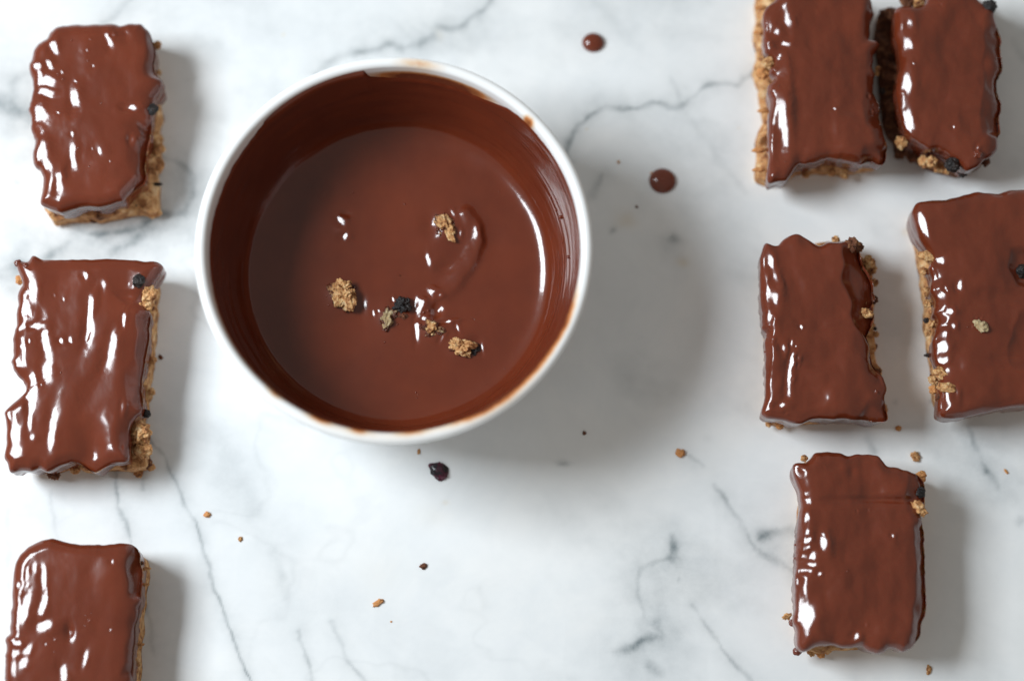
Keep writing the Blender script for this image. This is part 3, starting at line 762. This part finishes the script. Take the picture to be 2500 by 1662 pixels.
BARS.append(dict(label='lower right bar, the only one wholly below the others, thickly glazed with scalloped bottom edge', frame=(1880, 1080, 2.8),
    coat=[(150,150),(190,135),(240,140),(275,110),(300,75),(370,65),(480,72),(520,92),(600,80),(690,80),(740,95),(775,130),(790,160),(870,175),(960,200),(1010,225),(1050,265),(1060,320),(1055,400),(1050,440),(1020,480),(1035,530),(1050,620),(1055,760),(1060,900),(1060,1000),(1070,1100),(1060,1180),(1030,1240),(1030,1310),(1000,1360),(960,1410),(890,1445),(860,1410),(790,1410),(760,1440),(700,1452),(650,1435),(600,1400),(540,1410),(470,1410),(400,1390),(330,1395),(260,1410),(230,1440),(195,1440),(160,1400),(160,1360),(160,1280),(130,1230),(150,1150),(145,1050),(145,950),(155,850),(150,750),(160,650),(170,540),(190,450),(190,340),(170,280),(150,210)],
    cake=[(230,120),(400,110),(780,180),(1000,215),(1055,230),(1060,420),(1050,480),(1020,500),(1030,900),(1020,1200),(980,1350),(860,1400),(420,1420),(400,1435),(330,1450),(260,1420),(200,1400),(180,1250),(180,700),(210,300)],
    glints=[(185,195,30,45,-20),(250,345,14,14),(268,410,18,28),(248,500,18,45,8),(365,680,36,65,-10),(290,780,28,30),(295,830,28,15,25),(340,895,14,14),(185,945,22,25),(270,1190,46,85,15),(595,1325,26,26),(270,660,18,14)],
    slopes=[([(990,560),(1000,800),(1000,1000),(980,1200),(960,1350)], .9, 26), ([(960,220),(950,300),(925,380)], .9, 24)],
    dents=[(500,400,90,20,4),(700,385,170,16,7),(900,395,90,20,7),(440,160,50,20,4),(250,870,25,25,4),(560,200,20,25,3),(990,420,30,40,8)],
    lumps=[('crumb',232,108,20,9),('orange',1030,232,32,9),('berry',1025,340,40,17),('cake',1015,448,42,16,.8,50),('orange',1042,470,22,9),('crumb',115,1185,22,5,1.4,20),('cake',285,1432,24,3),('orange',345,1442,26,3),('cake',395,1425,20,3),('choc',185,1425,28,6),('choc',150,1230,22,8)],
    bubbles=[(255,345,16),(370,168,8),(840,635,17),(680,457,9),(602,465,9),(262,715,13),(205,872,16),(658,1242,12),(530,875,7),(175,1188,13),(230,372,9),(172,698,7),(170,790,7),(170,1150,9),(365,630,9),(205,350,12)]))
for i, b_ in enumerate(BARS):
    build_bar(b_, i)

# ------------------------------------------------------------------ the bowl
rx_, ry_ = unproj(960, 612.5, 0.0505)
pxc, pyc = unproj(972, 672, 0.020)
BC = np.array([-0.0335, 0.0167])
def rwall(z):   # inner wall radius (m) at height z (m)
    t = np.clip((0.05025 - z) / 0.03025, 0, 1.66)
    return 0.0529 - 0.0047 * t**1.35 - 0.020 * np.clip(t - 1, 0, 1)**2

def bowl():
    prof = []
    # outside from foot to rim, over the lip, down inside
    prof += [(0.001, 0.0022), (0.022, 0.0022), (0.0235, 0.0004), (0.0275, 0.0002), (0.0288, 0.0012), (0.0292, 0.0032)]
    for k in range(1, 15):
        t = k / 14
        prof.append((0.0292 + (0.0554 - 0.0292) * math.sin(t * math.pi / 2)**0.85, 0.0032 + (0.048 - 0.0032) * (1 - math.cos(t * math.pi / 2))**0.95))
    lc, lr = 0.05480, 0.00165
    for k in range(0, 15):
        a = math.radians(-10 + k * 190 / 14)
        prof.append((lc + lr * math.cos(a), 0.05025 + lr * math.sin(a)))
    for z in np.linspace(0.0495, 0.006, 34):
        prof.append((float(rwall(z)), z))
    prof += [(0.030, 0.0048), (0.015, 0.0042), (0.001, 0.004)]
    prof = np.array(prof)
    NT = 256
    th = np.linspace(0, 2 * math.pi, NT, endpoint=False)
    # hand-thrown lip: a hair of waviness
    wv = 1 + 0.0012 * perlin(np.cos(th) * 1.3, np.sin(th) * 1.3, 5.5)
    V3 = np.stack([prof[:, 0][:, None] * np.cos(th) * wv, prof[:, 0][:, None] * np.sin(th) * wv, np.repeat(prof[:, 1][:, None], NT, 1)], -1)
    me = make_mesh('bowl', V3.reshape(-1, 3), ring_faces(len(prof), NT)[:, ::-1], M_CERAMIC)
    # thin smears of chocolate left on lip and upper wall
    R = prof[:, 0][:, None] + 0 * th; Zz = prof[:, 1][:, None] + 0 * th; T = np.degrees(th)[None, :] + 0 * R
    inner = (np.arange(len(prof)) > 26)[:, None]
    def near(c0, wdt): return np.exp(-((((T - c0 + 180) % 360) - 180) / wdt)**2)
    sm = np.zeros_like(R)
    lip = np.exp(-((R - 0.0531) / 0.0012)**2) * (Zz > 0.046)
    sm += lip * (0.75 * near(-42, 20) + 0.55 * near(-24, 9) + 0.6 * near(-62, 10) + 0.7 * near(-112, 4) + 0.6 * near(-100, 3) + 0.45 * near(-84, 5) + 0.5 * near(-128, 3) + 0.9 * near(44, 1.8))
    rimtop = np.exp(-((R - 0.0544) / 0.0016)**2) * (Zz > 0.049)
    sm += rimtop * (0.34 * near(83, 7) + 0.22 * near(-55, 14) + 0.12 * near(-95, 25))
    band = inner * sstep(0.0495, 0.0465, Zz) * (Zz > 0.035)
    sm += band * (0.85 * np.exp(-(((T - 78) / 18)**4))) + inner * (Zz > 0.035) * sstep(0.0502, 0.047, Zz) * 0.2 * np.exp(-(((T - 78) / 23)**4))
    sm += inner * (Zz > 0.04) * sstep(0.0505, 0.0485, Zz) * (0.45 * near(-155, 14) + 0.3 * near(-140, 10))
    add_attr(me, 'smear', np.clip(sm, 0, 1))
    o = link('bowl', me)
    o.location = (BC[0], BC[1], 0)
    tag(o, 'round white ceramic bowl full of melted chocolate, standing on the marble', 'bowl')
bowl()

ZP = 0.0160
POOL = dict(frame=(760, 440, 2.8),
    glints=[(1125,370,26,58,-6,.5),(1115,470,26,60,12,.22),(1060,580,30,70,35,.20),(980,680,32,70,40,.17),(800,545,17,40,-18,.6),(1015,365,13,26,0,.6),(965,230,16,30,-25,.6),(820,770,34,32,-30,.6),(880,790,20,14,0,.55),(722,1000,16,70,4,.62),(745,880,15,55,28,.6),(770,945,24,14,0,.5),(940,965,42,12,-5,.6),(1000,1005,13,32,-15,.6),(1172,1155,10,32,0,.6),(200,275,20,32,-30,.6),(235,385,28,20,-10,.6),(225,285,20,20,-30,.3),(425,905,11,18,0,.6),(460,890,10,10,0,.4),(560,815,12,18,0,.5),(895,1080,12,30,40,.4),(150,-60,60,120,0,.10),(1120,-130,70,90,0,.10)],
    dents=[(820,310,45,55,7),(855,900,26,45,9),(900,600,40,25,3),(340,830,25,60,5),(700,860,25,40,4),(1120,1120,40,40,6),(1240,420,60,100,3),(230,230,30,16,3)])

def melted():
    NT = 640
    th = np.linspace(0, 2 * math.pi, NT, endpoint=False)
    T = np.degrees(th)
    def near(c0, wdt): return np.exp(-((((T - c0 + 180) % 360) - 180) / wdt)**2)
    RP = 0.0460
    K = 118
    rho = np.linspace(0.004, 1, K) * RP
    X = BC[0] + rho[:, None] * np.cos(th); Y = BC[1] + rho[:, None] * np.sin(th)
    px, py = proj(X, Y, ZP)
    h = 6.0 * perlin(X * 34, Y * 34, 3.0) + 1.6 * perlin(X * 75, Y * 75, 5.0) + 0.35 * perlin(X * 200, Y * 200, 8.0)
    # soft ridge of a stirring stroke curling right of the uppermost crumb
    ox, oy, s = POOL['frame']
    arc = tr([(1060, 230), (1120, 330), (1130, 430), (1080, 560), (990, 690), (900, 770), (780, 820)], ox, oy, s)
    dm = np.full(px.shape, 1e9)
    for (x0, y0), (x1, y1) in zip(arc[:-1], arc[1:]):
        dx, dy = x1 - x0, y1 - y0
        t = np.clip(((px - x0) * dx + (py - y0) * dy) / (dx * dx + dy * dy), 0, 1)
        dm = np.minimum(dm, np.hypot(px - x0 - t * dx, py - y0 - t * dy))
    h = h + 8.0 * np.exp(-(dm / 19)**2)
    for bx, by, br, bh in [(915, 330, 95, 8), (215, 785, 110, 7), (560, 920, 110, 7), (830, 1000, 95, 8), (1030, 1140, 100, 7), (230, 330, 60, 4), (860, 560, 60, 4)]:
        dd = np.hypot(px - ox - bx / s, py - oy - by / s)
        h = h + bh * np.exp(-(dd / (br / s))**2)
    h = apply_relief(h, px, py, POOL, ZP)
    men = np.clip((rho - 0.0355) / (RP - 0.0355), 0, 1)
    rise = 0.0030
    Z = ZP + h * S * (1 - men[:, None]**2) + rise * men[:, None]**4.2
    V3 = [np.stack([X, Y, Z], -1).reshape(-1, 3)]
    # film up the wall
    ztop = 0.0494 + 0.0010 * perlin(th * 3.1, 2.0, 1.0) + 0.0005 * perlin(th * 19, 1.0, 3.0)
    ztop += 0.0022 * near(-30, 50) + 0.0018 * near(20, 20)
    ztop += -0.0042 * np.exp(-(((T - 77) / 22)**6)) + 0.0006 * near(48, 6) - 0.0006 * near(180, 40)
    lipup = sstep(98.3, 100.2, T) * (1 - sstep(122, 148, T))
    ztop = ztop + lipup * 0.0032
    ztop = np.minimum(ztop, 0.0508 + 0.0009 * lipup)
    NF = 56
    s_ = np.linspace(0, 1, NF + 1)[1:]
    z0 = ZP + rise
    for k, t in enumerate(s_):
        z = z0 + (ztop - z0) * t**1.25
        thick = 0.0009 * (1 - 0.55 * t)
        streak = (0.00003 + 0.00012 * sstep(0.3, 0.9, np.cos(th))) * perlin(np.cos(th) * 2.5, np.sin(th) * 2.5, z * 900) + 0.00022 * perlin(np.cos(th) * 3 + 4, np.sin(th) * 3, z * 220)
        edge = sstep(1.0, 0.93, t)
        off = (thick + streak) * edge - 0.0005 * (1 - edge) + (lipup * 0.0005 * edge * sstep(0.55, 0.75, t))
        over = np.maximum(z - 0.05025, 0)
        rlip = 0.0548 - np.sqrt(np.maximum(0.00165**2 - over**2, 1e-12))
        r = np.where(over > 0, np.maximum(rwall(z), rlip), rwall(z)) - off - (rwall(z0) - 0.0009 - RP) * np.exp(-(z - z0) / 0.0030)
        V3.append(np.stack([BC[0] + r * np.cos(th), BC[1] + r * np.sin(th), z], -1))
    V3 = np.concatenate(V3) - np.array([BC[0], BC[1], 0.006])
    me = make_mesh('melted_chocolate', V3, ring_faces(K + NF, NT), M_POOL)
    o = link('melted_chocolate', me)
    o.location = (BC[0], BC[1], 0.006)
    tag(o, 'glossy melted chocolate filling the white bowl and smeared up its wall', 'melted chocolate')
    gs = []
    for x_, y_, br in [(638,163,7),(1285,78,5),(1267,658,4),(1210,740,3),(1195,1400,4),(285,85,5),(715,1450,6),(720,1485,5),(728,1462,4),(1100,945,6),(1115,950,5),(500,1108,7),(1190,1308,4),(1322,1287,4),(590,985,8),(517,1030,8),(497,1015,7),(800,890,9),(770,905,10),(745,990,10),(120,855,6),(105,795,6),(345,1470,0)]:
        if br == 0: continue
        pxx, pyy = ox + x_ / s, oy + y_ / s
        x, y = unproj(pxx, pyy, ZP)
        d = (px - pxx)**2 + (py - pyy)**2
        z = Z.ravel()[np.argmin(d)]
        R = br / s * S
        v_, f_ = ico(2)
        gs.append((v_ * R + np.array([x - BC[0], y - BC[1], z - R * .2 - 0.006]), f_))
    for pxx, pyy, br, z in [(1381, 505, 5, .03), (1388, 525, 6, .032), (1393, 627, 5, .033), (1354, 683, 6.5, .018), (1364, 590, 3, .028), (1320, 570, 4, .0148), (1325, 613, 4, .0148), (1362, 640, 3.5, .027), (1378, 466, 4, .03)]:
        x, y = unproj(pxx, pyy, z)
        dd = math.hypot(x - BC[0], y - BC[1]); rr = rwall(z) - 0.0008
        if z > 0.015:
            x = BC[0] + (x - BC[0]) * rr / dd; y = BC[1] + (y - BC[1]) * rr / dd
        R = br * S * .8
        v_, f_ = ico(2)
        gs.append((v_ * R + np.array([x - BC[0], y - BC[1], z - 0.006]), f_))
    v_, f_ = join_geo(gs)
    b_ = link('air_bubbles', make_mesh('air_bubbles', v_, f_, M_POOL), o)
    b_['kind'] = 'stuff'
melted()

# ------------------------------------------------------------------ crumbs in the bowl
def crumb_obj(name, label, cat, pxx, pyy, wpx, hpx, rotdeg, z, mat, seed, group, tall=0.6, amp=0.5, extra=4, sub=4):
    x, y = unproj(pxx, pyy, z)
    rx, ry = wpx * S / 2, hpx * S / 2
    rot = -math.radians(rotdeg)
    rnd = random.Random(int(seed * 10))
    rz = min(rx, ry) * tall
    gs = [lump_geo((0, 0, rz * .6), (rx * .9, ry * .9, rz), rot, amp * 1.15, 1.35, min(sub + 1, 5) if sub > 3 else sub, seed, True)]
    for k in range(extra):
        an = rnd.uniform(0, 6.28); q = rnd.uniform(.55, .85)
        lx, ly = rx * q * math.cos(an), ry * q * math.sin(an)
        cx = lx * math.cos(rot) - ly * math.sin(rot); cy = lx * math.sin(rot) + ly * math.cos(rot)
        rr = min(rx, ry) * rnd.uniform(.2, .42)
        gs.append(lump_geo((cx, cy, rz * rnd.uniform(.3, .9)), (rr, rr * .7, rr * .6), an, .5, 1.7, max(sub - 1, 1), seed + k * 3.1, True))
    v_, f_ = join_geo(gs)
    v_[:, 2] = np.maximum(v_[:, 2], 0.00003 if z < 0.001 else -0.002)
    o = link(name, make_mesh(name, v_, f_, mat))
    o.location = (x, y, z)
    tag(o, label, cat, group)
    return o

def zpool(a, b): return 760 + a / 2.8, 440 + b / 2.8
g1 = 'cake crumbs floating in the melted chocolate'
def pc(label, a, b, wz, hz, rot, mat, seed, **kw):
    x, y = zpool(a, b)
    return crumb_obj(kw.pop('name', 'cake_crumb'), label, kw.pop('cat', 'crumb'), x, y, wz / 2.8, hz / 2.8, rot, kw.pop('z', ZP - 0.0002), mat, seed, g1, **kw)
pc('golden crumb half sunk in a dark hollow, uppermost of those in the chocolate', 915, 325, 110, 185, -25, M_WET, 1.3, amp=.6, extra=6)
pc('largest crumb in the chocolate, chunky tan, farthest left in the bowl', 215, 785, 165, 185, -10, M_WET, 2.6, tall=.7, extra=7)
pc('small greenish tan crumb touching the dark berry piece in the chocolate', 525, 950, 95, 130, 10, M_WETOAT, 3.9, extra=5)
pc('pale speckled bit just under the dark berry piece in the chocolate', 625, 932, 60, 45, 0, M_BROWN, 8.2, extra=3)
pc('wrinkled black berry piece floating among the crumbs in the chocolate', 628, 858, 115, 105, 10, M_BERRY, 4.4, name='berry_piece', cat='berry', extra=4, amp=.45)
pc('broken tan crumb with a grey oat beside the curved highlight', 820, 1020, 120, 95, 10, M_WET, 5.5, extra=6, amp=.6)
pc('grey-green oat flake leaning on the broken tan crumb', 885, 1040, 85, 62, -15, M_WETOAT, 9.6, name='oat_flake', cat='oat flake', extra=0, amp=.2)
pc('light orange crumb, lowest and rightmost in the chocolate, brightest of them', 1025, 1140, 175, 115, 28, M_WET, 6.8, tall=.8, extra=8, amp=.6)
pc('tiny black bit tucked behind the right end of the light orange crumb', 1118, 1155, 55, 75, 10, M_BERRY, 7.7, name='berry_piece', cat='berry', extra=2)

# ------------------------------------------------------------------ chocolate drops on the marble
def drop(pxx, pyy, rpx, rpy, hmm, label, seed):
    NT = 96; K = 26
    th = np.linspace(0, 2 * math.pi, NT, endpoint=False)
    x, y = unproj(pxx, pyy, 0.001)
    u = np.linspace(0.01, 1, K); rho = np.sin(u * math.pi / 2)
    out = 1 + 0.02 * perlin(np.cos(th), np.sin(th), seed)
    X = rho[:, None] * rpx * S * np.cos(th) * out; Y = rho[:, None] * rpy * S * np.sin(th) * out
    Z = hmm * 0.001 * np.sqrt(np.clip(1 - rho**2.2, 0, 1))[:, None] + 0 * th + 0.00003
    me = make_mesh('chocolate_drop', np.stack([X, Y, Z], -1).reshape(-1, 3), ring_faces(K, NT), M_GLAZE)
    o = link('chocolate_drop', me); o.location = (x, y, 0)
    tag(o, label, 'chocolate drop', 'drops of chocolate on the marble')
drop(1448.5, 102.5, 28, 25.5, 2.3, 'upper drop of spilled chocolate, the smaller one, near the top edge', 1.0)
drop(1618, 440, 33.5, 32, 2.6, 'lower drop of spilled chocolate, the larger one, right of the bowl', 2.0)

# ------------------------------------------------------------------ loose crumbs on the marble
g2 = 'stray crumbs on the marble'
def mc(label, a, b, w_, h_, rot, mat, seed, **kw):
    k = 2500 / 2359.0
    return crumb_obj(kw.pop('name', 'cake_crumb'), label, kw.pop('cat', 'crumb'), a * k, b * k, w_, h_, rot, 0.0, mat, seed, g2, sub=2, tall=kw.pop('tall', .6), **kw)
mc('reddish crumb beside the right edge of the middle left bar', 370, 823, 13, 11, 30, M_BROWN, 11.1)
mc('orange grain of crumb between the bottom left bar and the bowl, by the long vein', 478, 1185, 15, 14, 0, M_ORANGE, 12.1)
mc('tiny pale crumb just below and right of the orange grain', 554, 1241, 10, 11, 0, M_CRUMB, 13.1)
mc('small brown crumb with a dark corner, on the white area under the bowl', 976, 1304, 20, 14, -20, M_BROWN, 14.1)
mc('long orange sliver of crumb, lowest on the open white marble', 872, 1387, 30, 14, -25, M_ORANGE, 15.1)
mc('tiny crumb directly under the bowl rim, above the dark berry chip', 965, 1040, 8, 14, 0, M_CRUMB, 16.1, extra=2)
mc('tiny brown crumb inside the bowl shadow', 1346, 997, 9, 9, 0, M_BROWN, 17.1)
mc('star-shaped orange crumb at the lower right tip of the bowl shadow', 1567, 1043, 22, 20, 20, M_ORANGE, 18.1)
mc('speck of crumb between the upper drop and the lower drop, left of them', 1425, 374, 7, 9, 0, M_CRUMB, 19.1, extra=2)
mc('speck of crumb touching the upper left of the larger chocolate drop', 1502, 400, 9, 6, 40, M_ORANGE, 20.1, extra=2)
mc('tiny brown speck at the upper edge of the bowl shadow', 1467, 477, 7, 7, 0, M_BROWN, 21.1, extra=1)
mc('golden triangular crumb above the upper right corner of the lower right bar', 2108, 1052, 27, 20, 45, M_CRUMB, 22.1)
mc('golden crumb below the right corner of the bar beside the bowl shadow', 2069, 987, 14, 12, -20, M_ORANGE, 23.1)
mc('thin crumb near the bottom edge under the lower right bar', 2139, 1542, 12, 22, 10, M_CRUMB, 24.1, extra=3)
mc('pale upright crumb against the lower right side of the bar beside the bowl shadow', 2040, 941, 9, 19, 0, M_CRUMB, 25.1)
mc('thin orange crumb at the far right, beside the dark vein spot', 2318, 1086, 7, 14, -35, M_ORANGE, 26.1, extra=2)
mc('minute orange crumb under the long sliver on the white marble', 901, 1431, 5, 4, 0, M_ORANGE, 27.1, extra=1)
mc('chip of dark red dried berry lying on the marble under the bowl', 1012, 1085, 56, 42, 38, M_REDBERRY, 28.4, name='berry_chip', cat='berry', extra=3, amp=.28, tall=.4)
